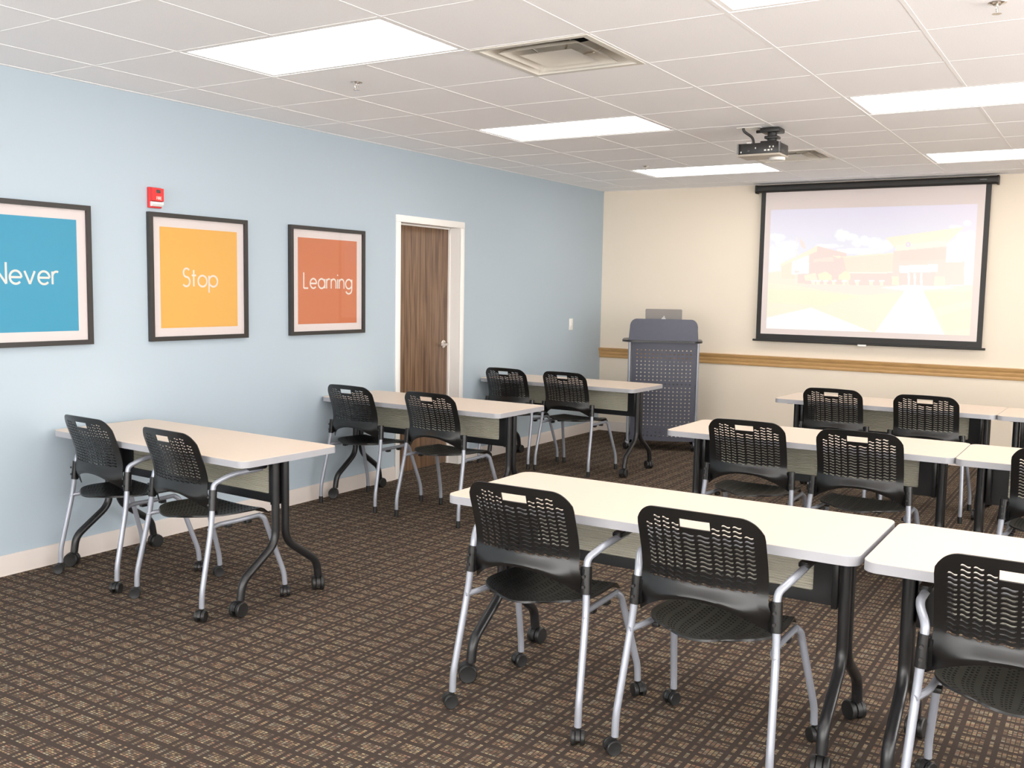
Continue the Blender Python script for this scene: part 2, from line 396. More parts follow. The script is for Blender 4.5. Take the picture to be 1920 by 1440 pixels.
# ------------------------------------------------------------------ air vents
def sq_ring(h, z, n=8):
    out = []
    for k in range(4):
        for q in range(n):
            t = -1+2*q/n; p = [(t, -1), (1, t), (-t, 1), (-1, -t)][k]; out.append(Vector((p[0]*h, p[1]*h, z)))
    return out
def circ_ring(r, z, n=8):
    return [Vector((r*math.cos(a), r*math.sin(a), z)) for a in [math.radians(-135+360*k/(4*n)) for k in range(4*n)]]
def loft(bm, rings, mi=0, cap=False):
    R = [[bm.verts.new(p) for p in r] for r in rings]; n = len(R[0])
    for a, b in zip(R, R[1:]):
        for k in range(n):
            f = bm.faces.new((a[k], a[(k+1) % n], b[(k+1) % n], b[k])); f.material_index = mi
    if cap: bm.faces.new(R[-1]).material_index = mi
    return R
def mixr(a, b, t): return [p.lerp(q, t) for p, q in zip(a, b)]
def vent(i, j, label):
    t = thing('air_vent', label, 'air vent', (GX+(i+0.5)*T, GY+(j+0.5)*T, H), 0, 'square ceiling air diffusers')
    bm = B(); loft(bm, [sq_ring(0.298, 0.001), sq_ring(0.298, -0.003), sq_ring(0.268, -0.003), sq_ring(0.266, 0.004)]); obj('frame', bm, 'vent', t)
    S0, C0 = sq_ring(0.267, 0.003), circ_ring(0.165, 0.10)
    bm = B(); loft(bm, [S0]+[[Vector((p.x, p.y, 0.003+0.097*(k/6)**0.6)) for p in mixr(S0, C0, k/6)] for k in range(1, 7)]); obj('outer_cone', bm, 'vent', t)
    bm = B(); loft(bm, [circ_ring(0.165, 0.099), circ_ring(0.165, 0.118)], 0, True); obj('neck', bm, 'darkin', t)
    S1, C1 = sq_ring(0.205, -0.004), circ_ring(0.105, 0.045)
    bm = B(); loft(bm, [[Vector((p.x, p.y, -0.004+0.049*(k/6)**0.6)) for p in mixr(S1, C1, k/6)] for k in range(7)])
    bmesh.ops.solidify(bm, geom=bm.faces[:], thickness=0.002); obj('middle_cone', bm, 'vent', t)
    S2, C2 = sq_ring(0.135, -0.006), circ_ring(0.06, 0.012)
    bm = B(); loft(bm, [[Vector((p.x, p.y, -0.006+0.018*(k/5)**0.7)) for p in mixr(S2, C2, k/5)] for k in range(6)], 0, True)
    bmesh.ops.solidify(bm, geom=bm.faces[:], thickness=0.002); obj('centre_plaque', bm, 'vent', t)
    for k in range(4):
        a = math.radians(45+90*k); c, s = math.cos(a), math.sin(a)
        bm = B(); tube(bm, [(c*0.10, s*0.10, 0.012), (c*0.13, s*0.13, 0.03), (c*0.17, s*0.17, 0.035), (c*0.21, s*0.21, 0.06)], 0.004, 6, 0.01)
        obj('support_wire', bm, 'chrome', t)
vent(4, 1, 'square beige ceiling air diffuser right of the nearest light panel')
vent(4, 7, 'square beige ceiling air diffuser partly hidden behind the projector')

# ------------------------------------------------------------------ sprinklers
def sprinkler(x, y, label):
    t = thing('fire_sprinkler', label, 'sprinkler', (x, y, H), 0, 'ceiling fire sprinklers')
    z0 = 0.004
    bm = B(); lathe(bm, [(0.034, z0), (0.032, z0-0.004), (0.016, z0-0.008), (0.012, z0-0.012)], (0, 0, 0), 18); obj('escutcheon', bm, 'chrome', t)
    bm = B(); tube(bm, [(0, -0.012, z0-0.010), (0, -0.014, z0-0.026), (0, 0, z0-0.040)], 0.0025, 6, 0.008); tube(bm, [(0, 0.012, z0-0.010), (0, 0.014, z0-0.026), (0, 0, z0-0.040)], 0.0025, 6, 0.008)
    cyl(bm, (0, 0, z0-0.010), (0, 0, z0-0.036), 0.003, 8); obj('frame_arms', bm, 'chrome', t)
    bm = B(); lathe(bm, [(0.004, z0-0.038), (0.017, z0-0.041), (0.017, z0-0.043), (0.003, z0-0.044)], (0, 0, 0), 16); obj('deflector', bm, 'chrome', t)
sprinkler(1.319, -5.533, 'chrome ceiling sprinkler just beyond the nearest light panel')
sprinkler(1.28, -1.767, 'small ceiling sprinkler above the far light panel near the front wall')
sprinkler(4.358, -5.497, 'chrome ceiling sprinkler at the top right corner of the picture')

# ------------------------------------------------------------------ stroke lettering (geometric sans)
def arc(cx, cy, rx, ry, a0, a1, n=18):
    return [(cx+rx*math.cos(math.radians(a0+(a1-a0)*k/n)), cy+ry*math.sin(math.radians(a0+(a1-a0)*k/n))) for k in range(n+1)]
XH = 0.62; Rr = XH/2
circ = lambda cx: arc(cx, Rr, Rr, Rr, 0, 360, 28)
G = {
 'N': (0.70, [[(0, 0), (0, 1)], [(0, 1), (0.70, 0)], [(0.70, 0), (0.70, 1)]]),
 'e': (0.60, [[(0.02, Rr), (0.60, Rr)], arc(0.31, Rr, 0.29, Rr, 0, 318, 26)]),
 'v': (0.52, [[(0, XH), (0.26, 0)], [(0.26, 0), (0.52, XH)]]),
 'r': (0.27, [[(0, 0), (0, XH)], arc(0.22, 0.38, 0.22, 0.24, 180, 65, 10)]),
 'S': (0.50, [arc(0.27, 0.76, 0.21, 0.24, 35, 250, 16)+arc(0.24, 0.265, 0.25, 0.265, 68, -145, 18)]),
 't': (0.26, [[(0.11, 0), (0.11, 0.92)], [(-0.03, XH), (0.27, XH)]]),
 'o': (0.62, [circ(0.31)]),
 'p': (0.62, [circ(0.31), [(0, XH), (0, -0.34)]]),
 'L': (0.40, [[(0, 1), (0, 0)], [(0, 0), (0.40, 0)]]),
 'a': (0.62, [circ(0.31), [(0.62, 0), (0.62, XH)]]),
 'n': (0.46, [[(0, 0), (0, XH)], arc(0.23, XH-0.24, 0.23, 0.24, 180, 0, 14)+[(0.46, 0)]]),
 'i': (0.0, [[(0, 0), (0, XH)], [(0, 0.84), (0, 0.93)]]),
 'g': (0.62, [circ(0.31), [(0.62, XH), (0.62, -0.06)], arc(0.31, -0.06, 0.31, 0.28, 0, -155, 14)]),
 'F': (0.42, [[(0, 0), (0, 1)], [(0, 1), (0.45, 1)], [(0, 0.52), (0.40, 0.52)]]),
 'I': (0.0, [[(0, 0), (0, 1)]]),
 'R': (0.46, [[(0, 0), (0, 1)], [(0, 1), (0.2, 1)]+arc(0.2, 0.74, 0.24, 0.26, 90, -90, 10)+[(0, 0.48)], [(0.22, 0.48), (0.48, 0)]]),
 'E': (0.42, [[(0, 0), (0, 1)], [(0, 1), (0.44, 1)], [(0, 0.52), (0.40, 0.52)], [(0, 0), (0.44, 0)]]),
}
def ribbon(bm, pl, wd, put):
    n = len(pl); closed = (Vector(pl[0])-Vector(pl[-1])).length < 1e-6
    L, Rt = [], []
    for k, p in enumerate(pl):
        if closed: a, b = pl[(k-1) % (n-1)], pl[(k+1) % (n-1)]
        else: a, b = pl[max(k-1, 0)], pl[min(k+1, n-1)]
        d = Vector((b[0]-a[0], b[1]-a[1])).normalized(); nn = Vector((-d.y, d.x))*wd/2
        L.append(bm.verts.new(put(p[0]+nn.x, p[1]+nn.y))); Rt.append(bm.verts.new(put(p[0]-nn.x, p[1]-nn.y)))
    for k in range(n-1): bm.faces.new((L[k], L[k+1], Rt[k+1], Rt[k]))
def text_bm(word, size, wd, gap, put):
    """word centred at 0; put(u, v) -> 3D"""
    tot = sum(G[c][0] for c in word)+gap*(len(word)-1)
    bm = B(); x = -tot/2; eps = 0
    for c in word:
        gw, strokes = G[c]
        for s in strokes:
            eps += 1
            ribbon(bm, [((x+q[0])*size, q[1]*size) for q in s], wd*size, lambda u, v, e=eps: put(u, v, e*2e-5))
        x += gw+gap
    return bm

# ------------------------------------------------------------------ posters
def poster(y0, y1, colour, word, label):
    z0, z1 = 1.180, 1.932; yc = (y0+y1)/2; hw = (y1-y0)/2; hh = (z1-z0)/2
    t = thing('framed_poster', label, 'poster', (0, yc, z0), 0, 'framed word posters on the blue wall')
    bm = B(); f = 0.026
    out = [(-hw, 0), (hw, 0), (hw, 2*hh), (-hw, 2*hh)]; inn = [(-hw+f, f), (hw-f, f), (hw-f, 2*hh-f), (-hw+f, 2*hh-f)]
    for k in range(4):
        q = (k+1) % 4; prism(bm, [out[k], out[q], inn[q], inn[k]], 0.001, 0.030, 'x')
    obj('frame', bm, 'frame', t, sharp=20)
    bm = B(); bx(bm, 0.004, 0.014, -hw+f, hw-f, f, 2*hh-f); obj('mat_board', bm, 'mat_board', t)
    c = 0.080
    bm = B(); bx(bm, 0.0138, 0.0148, -hw+c, hw-c, c-0.004, 2*hh-c); pr = obj('print', bm, colour, t)
    bm = text_bm(word, 0.108, 0.105, 0.155 if word != 'Learning' else 0.165, lambda u, v, e: (0.0152+e, u, 0.325+v)); obj('lettering', bm, 'letter', pr, 'cream lettering', sharp=0)
    bm = B(); bx(bm, 0.0225, 0.0245, -hw+f, hw-f, f, 2*hh-f); obj('glass_pane', bm, 'glass', t, sharp=0)
poster(-6.975, -6.222, 'p_blue', 'Never', 'framed blue poster reading Never, cut by the left edge of the picture')
poster(-5.846, -5.098, 'p_yellow', 'Stop', 'framed yellow poster reading Stop, below the red fire alarm')
poster(-4.716, -3.950, 'p_orange', 'Learning', 'framed orange poster reading Learning, nearest the door')

# fire alarm
t = thing('fire_alarm', 'red fire alarm strobe on the blue wall above the yellow poster', 'fire alarm', (0, -5.795, 1.955))
bm = B(); bx(bm, 0.0005, 0.022, -0.043, 0.043, 0, 0.118, 0.004); obj('back_box', bm, 'red', t)
bm = B(); prism(bm, [(0.022, 0.036), (0.045, 0.040), (0.045, 0.112), (0.022, 0.115)], -0.040, 0.040, 'y'); obj('cover', bm, 'red', t, sharp=20)
bm = text_bm('FIRE', 0.017, 0.2, 0.22, lambda u, v, e: (0.0456+e, u+0.006, 0.047+v)); obj('lettering', bm, 'letter', t, 'white FIRE lettering', sharp=0)
bm = B(); prism(bm, [(0.022, 0.008), (0.034, 0.010), (0.046, 0.022), (0.046, 0.034), (0.022, 0.036)], -0.037, 0.037, 'y'); obj('strobe_lens', bm, 'lens', t, 'clear strobe lens', sharp=20)
bm = B(); bx(bm, 0.045, 0.047, -0.012, 0.016, 0.085, 0.103, 0.0005); obj('sounder_grille', bm, 'screw', t)
# light switch
t = thing('light_switch', 'white light switch plate on the blue wall near the front corner', 'light switch', (0, -0.685, 1.115))
bm = B(); bx(bm, 0.0005, 0.007, -0.037, 0.037, 0, 0.118, 0.002); obj('plate', bm, 'white', t)
bm = B(); bx(bm, 0.007, 0.009, -0.008, 0.008, 0.045, 0.073); prism(bm, [(0.008, 0.055), (0.021, 0.066), (0.021, 0.071), (0.008, 0.068)], -0.005, 0.005, 'y'); obj('toggle', bm, 'white', t)

# ------------------------------------------------------------------ projection screen
def picture():
    """projected photograph: colours in sRGB sampled over the picture rectangle"""
    W_, H_ = 320, 190
    TL, TR, BL, BR = (200, 130), (1722, 95), (162, 1020), (1700, 1070)
    def inside(p, poly):
        x, y = p; c = False; n = len(poly); j = n-1
        for i in range(n):
            xi, yi = poly[i]; xj, yj = poly[j]
            if (yi > y) != (yj > y) and x < (xj-xi)*(y-yi)/(yj-yi)+xi: c = not c
            j = i
        return c
    P = []
    add = lambda col, *pts: P.append((col, pts, min(p[0] for p in pts), max(p[0] for p in pts), min(p[1] for p in pts), max(p[1] for p in pts)))
    CR, BRK, BRK2, WH, YL = (248, 238, 216), (249, 229, 217), (247, 224, 216), (255, 255, 255), (252, 247, 220)
    add((248, 243, 222), (160, 600), (290, 585), (520, 620), (1150, 640), (1240, 720), (1720, 690), (1720, 760), (1240, 770), (900, 770), (500, 720), (160, 690))
    add((250, 247, 219), (150, 672), (420, 700), (700, 740), (980, 768), (1240, 740), (1720, 735), (1720, 1090), (150, 1090))
    add((246, 250, 214), (150, 720), (560, 740), (900, 780), (620, 850), (150, 820)); add((243, 250, 210), (1370, 745), (1720, 740), (1720, 800), (1440, 870)); add((245, 250, 212), (1480, 930), (1720, 850), (1720, 1010), (1540, 1040))
    add((250, 238, 214), (280, 540), (560, 415), (560, 640), (290, 645)); add(WH, (372, 505), (508, 470), (508, 605), (368, 612))
    add(BRK2, (510, 455), (572, 400), (800, 455), (800, 690), (420, 680), (420, 612), (510, 605)); add(YL, (275, 535), (510, 430), (572, 395), (572, 440), (290, 550))
    add((250, 236, 222), (545, 500), (700, 480), (700, 515), (545, 520)); add(YL, (690, 470), (775, 478), (735, 495))
    add(CR, (775, 480), (1152, 455), (1152, 605), (800, 605)); add(YL, (770, 478), (1152, 452), (1152, 462), (770, 490)); add(BRK2, (820, 605), (1150, 600), (1150, 700), (820, 690)); add((255, 252, 240), (775, 598), (1148, 594), (1148, 604), (775, 607))
    add(BRK, (1150, 440), (1520, 405), (1520, 705), (1140, 695)); add((251, 224, 212), (1195, 440), (1520, 415), (1520, 500), (1195, 515)); add(BRK, (1520, 525), (1648, 520), (1648, 690), (1520, 695))
    add(YL, (1088, 340), (1640, 262), (1520, 388), (1165, 420)); add((253, 250, 232), (1165, 395), (1518, 362), (1518, 405), (1160, 440))
    add(WH, (1190, 548), (1465, 538), (1462, 595), (1195, 602)); add(BRK2, (1196, 602), (1450, 598), (1450, 695), (1196, 692))
    for x in (1255, 1298, 1345): add(WH, (x, 602), (x+15, 602), (x+15, 696), (x, 696))
    add(YL, (1140, 628), (1192, 628), (1192, 695), (1140, 692)); add(YL, (1445, 628), (1518, 628), (1518, 702), (1445, 700))
    add(YL, (470, 620), (560, 600), (580, 660), (480, 660)); add((247, 250, 214), (580, 610), (640, 590), (690, 620), (690, 655), (590, 655)); add((247, 250, 214), (740, 620), (790, 585), (830, 610), (830, 655), (740, 655))
    for x, h in ((540, 55), (578, 50), (635, 60), (700, 62), (780, 70), (880, 78), (985, 66), (1062, 62)):
        add((253, 248, 226), (x-9, 660), (x+16, 658), (x+16, 658+h), (x-9, 658+h)); add(WH, (x-14, 656), (x+26, 654), (x+26, 666), (x-14, 667))
    add((252, 240, 226), (430, 690), (1240, 700), (1240, 745), (900, 765), (600, 730))
    add(WH, (1060, 712), (1240, 692), (1520, 702), (1590, 716), (1240, 735))
    add(WH, (1242, 728), (1366, 728), (1532, 1078), (1022, 1052)); add(WH, (150, 942), (532, 862), (1010, 1046), (150, 1030))
    add((251, 232, 224), (428, 335), (470, 375), (482, 425), (445, 405)); add((244, 242, 240), (404, 330), (412, 330), (410, 690), (402, 690)); add((235, 226, 214), (392, 588), (430, 588), (430, 598), (392, 598))
    add((214, 216, 246), *[(1252+18*math.cos(k*PI/8), 392+18*math.sin(k*PI/8)) for k in range(16)]); add((252, 250, 232), *[(1252+8*math.cos(k*PI/8), 392+8*math.sin(k*PI/8)) for k in range(16)])
    cl = [(765, 320, 62, 48), (830, 335, 60, 30), (880, 375, 45, 38), (940, 365, 60, 40), (1010, 380, 70, 48), (1080, 400, 70, 45), (250, 335, 75, 32), (330, 400, 110, 45), (230, 470, 90, 80), (300, 440, 120, 60), (660, 400, 120, 18), (1660, 235, 32, 20), (1580, 262, 50, 14), (1660, 330, 70, 40), (1620, 430, 110, 80), (900, 440, 200, 26)]
    from mathutils import noise
    def colour(x, y):
        col = None
        for c, poly, x0, x1, y0, y1 in P:
            if x0 <= x <= x1 and y0 <= y <= y1 and inside((x, y), poly): col = c
        if col: return col
        t = min(1, max(0, (y-100)/500)); a = (233-2*t, 230+12*t, 250+3*t)
        a = (a[0]+6*max(0, (x-1100)/600)*(1-t), a[1], a[2]-3*max(0, (x-1100)/600))
        d = max(1-((x-cx)/rx)**2-((y-cy)/ry)**2 for cx, cy, rx, ry in cl) + 0.55*noise.noise((x/45, y/28, 3.1)) + 0.25*noise.noise((x/16, y/12, 1))
        k = min(1, max(0, d*1.6+0.15)); k = max(k, min(1, max(0, (y-470)/130)))
        return tuple(u+(255-u)*k for u in a)
    X0, X1, Z0, Z1 = 1.855, 3.690, 1.182, 2.338
    vs, fs, cols = [], [], []
    for r in range(H_+1):
        for q in range(W_+1):
            s, t = q/W_, r/H_
            vs.append((X0+(X1-X0)*s, 0, Z1+(Z0-Z1)*t))
            x = (1-t)*((1-s)*TL[0]+s*TR[0])+t*((1-s)*BL[0]+s*BR[0]); y = (1-t)*((1-s)*TL[1]+s*TR[1])+t*((1-s)*BL[1]+s*BR[1])
            cols.append(lin(*colour(x, y)))
    for r in range(H_):
        for q in range(W_):
            a = r*(W_+1)+q; fs.append((a, a+W_+1, a+W_+2, a+1))
    me = bpy.data.meshes.new('projected_picture'); me.from_pydata(vs, [], fs)
    ca = me.color_attributes.new('picture', 'FLOAT_COLOR', 'POINT')
    FAB = lin(236, 219, 212)
    buf = []
    for c in cols:
        e = [max(0, c[k]-FAB[k]) for k in range(3)]; g = sum(e)/3
        buf += [0.72*v+0.28*g for v in e]+[1]
    ca.data.foreach_set('color', buf)
    m = bpy.data.materials.new('projected_light'); m.use_nodes = True; nt = m.node_tree; b = nt.nodes['Principled BSDF']
    at = nt.nodes.new('ShaderNodeVertexColor'); at.layer_name = 'picture'
    b.inputs['Base Color'].default_value = SCREENCOL; b.inputs['Roughness'].default_value = 0.8; b.inputs['Specular IOR Level'].default_value = 0.1
    nt.links.new(at.outputs[0], b.inputs['Emission Color']); b.inputs['Emission Strength'].default_value = PICT
    m.cycles.emission_sampling = 'NONE'
    me.materials.append(m); return me
SCREENCOL = (0.74, 0.665, 0.645, 1); PICT = 1.05/2**EXPO
M['fabric'] = mat('matte_screen_fabric', SCREENCOL, 0.8, spec=0.1)
t = thing('projection_screen', 'pull-down projection screen in black case showing a building picture', 'projection screen', (0, 0, 0))
ysf = -0.060
bm = B(); prism(bm, rrect(-0.105, -0.012, 2.505, 2.575, 0.022, 5), 1.715, 3.835, 'x'); hs = obj('screen_case', bm, 'screenblack', t)
for x0, x1 in ((1.702, 1.716), (3.834, 3.848)):
    bm = B(); prism(bm, rrect(-0.110, -0.004, 2.498, 2.578, 0.02, 5), x0, x1, 'x'); obj('end_cap', bm, 'screenblack', hs)
bm = B(); bx(bm, 3.70, 3.755, -0.1062, -0.1050, 2.538, 2.549); obj('maker_mark', bm, 'screw', hs, 'small grey mark')
bm = B(); bx(bm, 1.800, 3.748, ysf-0.0006, ysf+0.0006, 1.130, 2.52); sf = obj('screen_fabric', bm, 'fabric', t)
for x0, x1 in ((1.755, 1.800), (3.748, 3.793)):
    bm = B(); bx(bm, x0, x1, ysf-0.0007, ysf+0.0007, 1.075, 2.52); obj('black_border', bm, 'screenblack', t)
bm = B(); bx(bm, 1.800, 3.748, ysf-0.0007, ysf+0.0007, 1.075, 1.130); obj('bottom_border', bm, 'screenblack', t)
bm = B(); prism(bm, rrect(ysf-0.012, ysf+0.012, 1.056, 1.076, 0.006, 4), 1.725, 3.822, 'x'); bb = obj('bottom_bar', bm, 'screenblack', t)
bm = B(); bx(bm, 2.735, 2.815, ysf-0.018, ysf+0.018, 1.044, 1.062, 0.004); obj('pull_handle', bm, 'white', bb, 'white pull handle')
o = bpy.data.objects.new('projected_picture', picture()); C.objects.link(o); o.parent = sf; o.location = (0, ysf-0.0014, 0); o['label'] = 'projected picture of a brick building, lawn and white paths'

# ------------------------------------------------------------------ ceiling projector
t = thing('ceiling_projector', 'black projector hanging from the ceiling in front of the screen', 'projector', (2.79, -3.33, 2.36), 0)
bm = B(); bx(bm, -0.145, 0.130, -0.02, 0.17, 0.047, 0.120, 0.010); bd = obj('body', bm, 'projector', t)
bm = B(); bx(bm, -0.147, 0.132, -0.022, 0.175, 0.038, 0.052, 0.004); obj('bottom_cover', bm, 'projgrey', bd, 'taupe bottom cover')
for x in (-0.145, 0.125):
    bm = B(); tube(bm, [(x+0.005, -0.024, 0.055), (x+0.005, -0.026, 0.118)], 0.008, 8, 0); obj('corner_trim', bm, 'screw', bd)
for k, (x, z, wd, c) in enumerate([(-0.125, 0.06, 0.008, 'port'), (-0.08, 0.068, 0.016, 'screw'), (0.03, 0.066, 0.014, 'port'), (0.052, 0.066, 0.014, 'port'), (0.074, 0.068, 0.009, 'port'), (0.062, 0.086, 0.008, 'port'), (0.084, 0.086, 0.008, 'port'), (-0.03, 0.082, 0.007, 'port')]):
    bm = B(); bx(bm, x, x+wd, -0.0225, -0.019, z, z+0.010, 0.001); obj('port', bm, c, bd)
bm = B(); bx(bm, -0.09, -0.06, -0.01, 0.01, 0.118, 0.127, 0.001); obj('label_plate', bm, 'port', bd)
bm = B(); lathe(bm, [(0.048, 0.018), (0.052, 0.024), (0.052, 0.036)], (0.075, 0.115, 0.002), 24); obj('lens_housing', bm, 'port', bd, 'pale round lens bulge underneath')
bm = B(); cyl(bm, (0.06, 0.17, 0.085), (0.06, 0.192, 0.085), 0.032, 20); obj('lens', bm, 'darkin', bd)
bm = B(); bx(bm, -0.02, 0.085, 0.05, 0.15, 0.118, 0.14, 0.003); cyl(bm, (0.035, 0.12, 0.14), (0.035, 0.12, 0.20), 0.03, 14); bx(bm, -0.005, 0.08, 0.08, 0.16, 0.158, 0.176, 0.004); obj('mount_neck', bm, 'projector', t)
bm = B(); bx(bm, -0.03, 0.10, 0.06, 0.18, 0.196, 0.226, 0.008); cyl(bm, (-0.07, 0.12, 0.212), (0.02, 0.12, 0.212), 0.010, 8); obj('mount_plate', bm, 'projector', t)
bm = B(); tube(bm, [(-0.13, 0.03, 0.226), (-0.125, 0.035, 0.205), (-0.07, 0.05, 0.165), (-0.06, 0.05, 0.115)], 0.009, 8, 0.02); obj('cable', bm, 'projector', t)
bm = B(); bx(bm, -0.17, -0.02, 0.02, 0.16, 0.2265, 0.2295); obj('ceiling_plate', bm, 'white', t)

# ------------------------------------------------------------------ perforated patches: cells with real holes
def cell_grid(bm, us, vs, f, hole, sub=1):
    """us, vs: grid lines; f(u, v) -> 3D; hole(i, j) -> None (solid) | list of (top, bottom) polylines in 0..1 cell coords | 'open'"""
    cache = {}
    def V(u, v):
        k = (round(u, 7), round(v, 7))
        if k not in cache: cache[k] = bm.verts.new(f(u, v))
        return cache[k]
    for i in range(len(us)-1):
        for j in range(len(vs)-1):
            u0, u1, v0, v1 = us[i], us[i+1], vs[j], vs[j+1]
            h = hole(i, j)
            if h == 'open': continue
            if h is None:
                q_ = [u0+(u1-u0)*k/sub for k in range(sub+1)]
                bm.faces.new([V(u, v0) for u in q_]+[V(u, v1) for u in q_[::-1]]); continue
            top, bot = h; n = len(top)
            mp = lambda p: V(u0+(u1-u0)*p[0], v0+(v1-v0)*p[1])
            xs_ = [k/(n-1) for k in range(n)]
            for k in range(n-1):
                bm.faces.new((mp(top[k]), mp(top[k+1]), V(u0+(u1-u0)*xs_[k+1], v1), V(u0+(u1-u0)*xs_[k], v1)))
                bm.faces.new((V(u0+(u1-u0)*xs_[k], v0), V(u0+(u1-u0)*xs_[k+1], v0), mp(bot[k+1]), mp(bot[k])))
            bm.faces.new((V(u0, v0), mp(bot[0]), mp(top[0]), V(u0, v1)))
            bm.faces.new((mp(bot[-1]), V(u1, v0), V(u1, v1), mp(top[-1])))
def wave_slot(flip):
    n = 7; top, bot = [], []
    for k in range(n):
        s = k/(n-1); x = 0.10+0.80*s; a = 0.17*math.sin(2*PI*s)*(-1 if flip else 1)
        th = 0.21 if 0 < k < n-1 else 0.12
        top.append((x, 0.5+a+th)); bot.append((x, 0.5+a-th))
    return top, bot
def sq_hole(m=0.22, n=2):
    return [(m+(1-2*m)*k/(n-1), 1-m) for k in range(n)], [(m+(1-2*m)*k/(n-1), m) for k in range(n)]

# ------------------------------------------------------------------ chair
def sstep(a, b, x):
    t = min(1, max(0, (x-a)/(b-a))); return t*t*(3-2*t)
def back_y(x, z):
    yc = -0.188 - 0.075*sstep(0.60, 0.90, z) - 0.012*sstep(0.50, 0.60, z) - 0.034*sstep(0.61, 0.53, z)
    curve = 0.040*(x/0.22)**2
    return yc + curve*(1 if z > 0.6 else 1+0.25*(0.6-z)/0.1)
def chair_back():
    bm = B()
    XB, ZB0, ZB1, W, ZT = 0.180, 0.602, 0.824, 0.211, 0.853
    ncol, nrow = 10, 15
    cw = [0.0325]*4+[0.050]*2+[0.0325]*4; us = [-XB]
    for c_ in cw: us.append(us[-1]+c_)
    vs = [ZB0+(ZB1-ZB0)*k/nrow for k in range(nrow+1)]
    f = lambda u, v: Vector((u, back_y(u, v), v))
    slots = [wave_slot(False), wave_slot(True)]
    def hole(i, j):
        if i in (4, 5) and j >= nrow-3: return None if j == nrow-3 else 'open'
        if i in (0, 9) and j >= nrow-2: return None
        if i in (3, 6) and j >= nrow-1: return None
        return slots[0]
    cell_grid(bm, us, vs, f, hole, 6)
    # rim around the cell block, out to the rounded outline
    n7 = 6
    def dense(a, b, m): return [a+(b-a)*k/m for k in range(m+1)]
    inner = []
    inner += [(-XB, z) for z in vs]                       # left side, upwards
    topx = []
    for i in range(ncol):
        topx += [us[i]+(us[i+1]-us[i])*k/n7 for k in range(n7)]
    topx.append(us[-1])
    inner += [(x, ZB1) for x in topx[1:]]
    inner += [(XB, z) for z in vs[::-1][1:]]
    R_ = 0.068; cx, cz = W-R_, ZT-R_
    def outline(p):
        x, z = p; sg = 1 if x > 0 else -1; ax = abs(x)
        if ax > cx and z > cz:
            d = Vector((ax-cx, z-cz)).normalized()*R_; ox, oz = sg*(cx+d.x), cz+d.y
        elif z >= ZB1-1e-6: ox, oz = x, ZT
        else: ox, oz = sg*W, z
        return ox, oz-0.010*(ox/W)**2*sstep(0.78, 0.83, oz)
    vin = [bm.verts.new(f(*p)) for p in inner]; vout = [bm.verts.new(f(*outline(p))) for p in inner]
    for k in range(len(inner)-1): bm.faces.new((vin[k], vout[k], vout[k+1], vin[k+1]))
    # handle opening rim: row of solid under it is already there; fill top strip above the open cells handled by rim
    # lower solid part with arched bottom edge and side ears
    lowx = []
    for i in range(ncol): lowx += [us[i]+(us[i+1]-us[i])*k/n7 for k in range(n7)]
    lowx.append(us[-1]); lowx = [-W]+lowx+[W]
    nr = 9; rows = []
    for r in range(nr+1):
        t = r/nr; row = []
        for x in lowx:
            a = x/W
            wx = a*(W+0.020*sstep(0.15, 0.6, t))
            zb = 0.468+0.088*(1-abs(a)**2.2)
            z = ZB0+(zb-ZB0)*t
            row.append(bm.verts.new((wx, back_y(wx, z)+0.034*sstep(0.0, 1.0, t)*abs(a)**3+0.010*sstep(0.72, 1, t)*(1-a*a), z)))
        rows.append(row)
    for a, b in zip(rows, rows[1:]):
        for k in range(len(lowx)-1): bm.faces.new((a[k], b[k], b[k+1], a[k+1]))
    bmesh.ops.remove_doubles(bm, verts=bm.verts, dist=2e-5)
    bmesh.ops.recalc_face_normals(bm, faces=bm.faces)
    bmesh.ops.solidify(bm, geom=bm.faces[:], thickness=0.005)
    return mesh('backrest', bm, 'plastic', 40)
def chair_seat():
    bm = B()
    # columns: strips of three hole columns separated by ribs
    us = [-1.0]; kinds = []
    nst = 8; sw, rb = 0.172, 0.066
    x = -(nst*sw+(nst-1)*rb)/2
    us.append(x); kinds.append('solid')
    for s in range(nst):
        for k in range(3): us.append(x+sw*(k+1)/3); kinds.append('hole')
        x += sw
        if s < nst-1: x += rb; us.append(x); kinds.append('rib')
    us.append(1.0); kinds.append('solid')
    nv = 34; vs = [0, 0.035]+[0.06+0.80*k/nv for k in range(nv+1)]+[0.90, 0.94, 0.97, 1.0]
    def f(u, v):
        wv = 0.216*(math.sqrt(max(0.0, 1-0.80*((0.42-v)/0.42)**2)) if v < 0.42 else 1-0.10*((v-0.42)/0.58)**2)
        y = -0.215+0.415*v - 0.030*(1-u*u)*(1-v)**3
        z = 0.436 + 0.010*u*u*(1-0.5*v) - 0.016*math.sin(PI*min(1, v*1.15))*(1-u*u) - 0.030*sstep(0.86, 1.0, v) + 0.006*(1-v)
        return Vector((u*wv, y, z))
    hl = sq_hole(0.19)
    def hole(i, j):
        if kinds[i] != 'hole' or j < 2 or j >= 2+nv: return None
        if (i+j) % 2: return None
        return hl
    cell_grid(bm, us, vs, f, hole)
    bmesh.ops.recalc_face_normals(bm, faces=bm.faces)
    bmesh.ops.solidify(bm, geom=bm.faces[:], thickness=0.007)
    return mesh('seat', bm, 'plastic', 40)
ME_BACK, ME_SEAT = chair_back(), chair_seat()
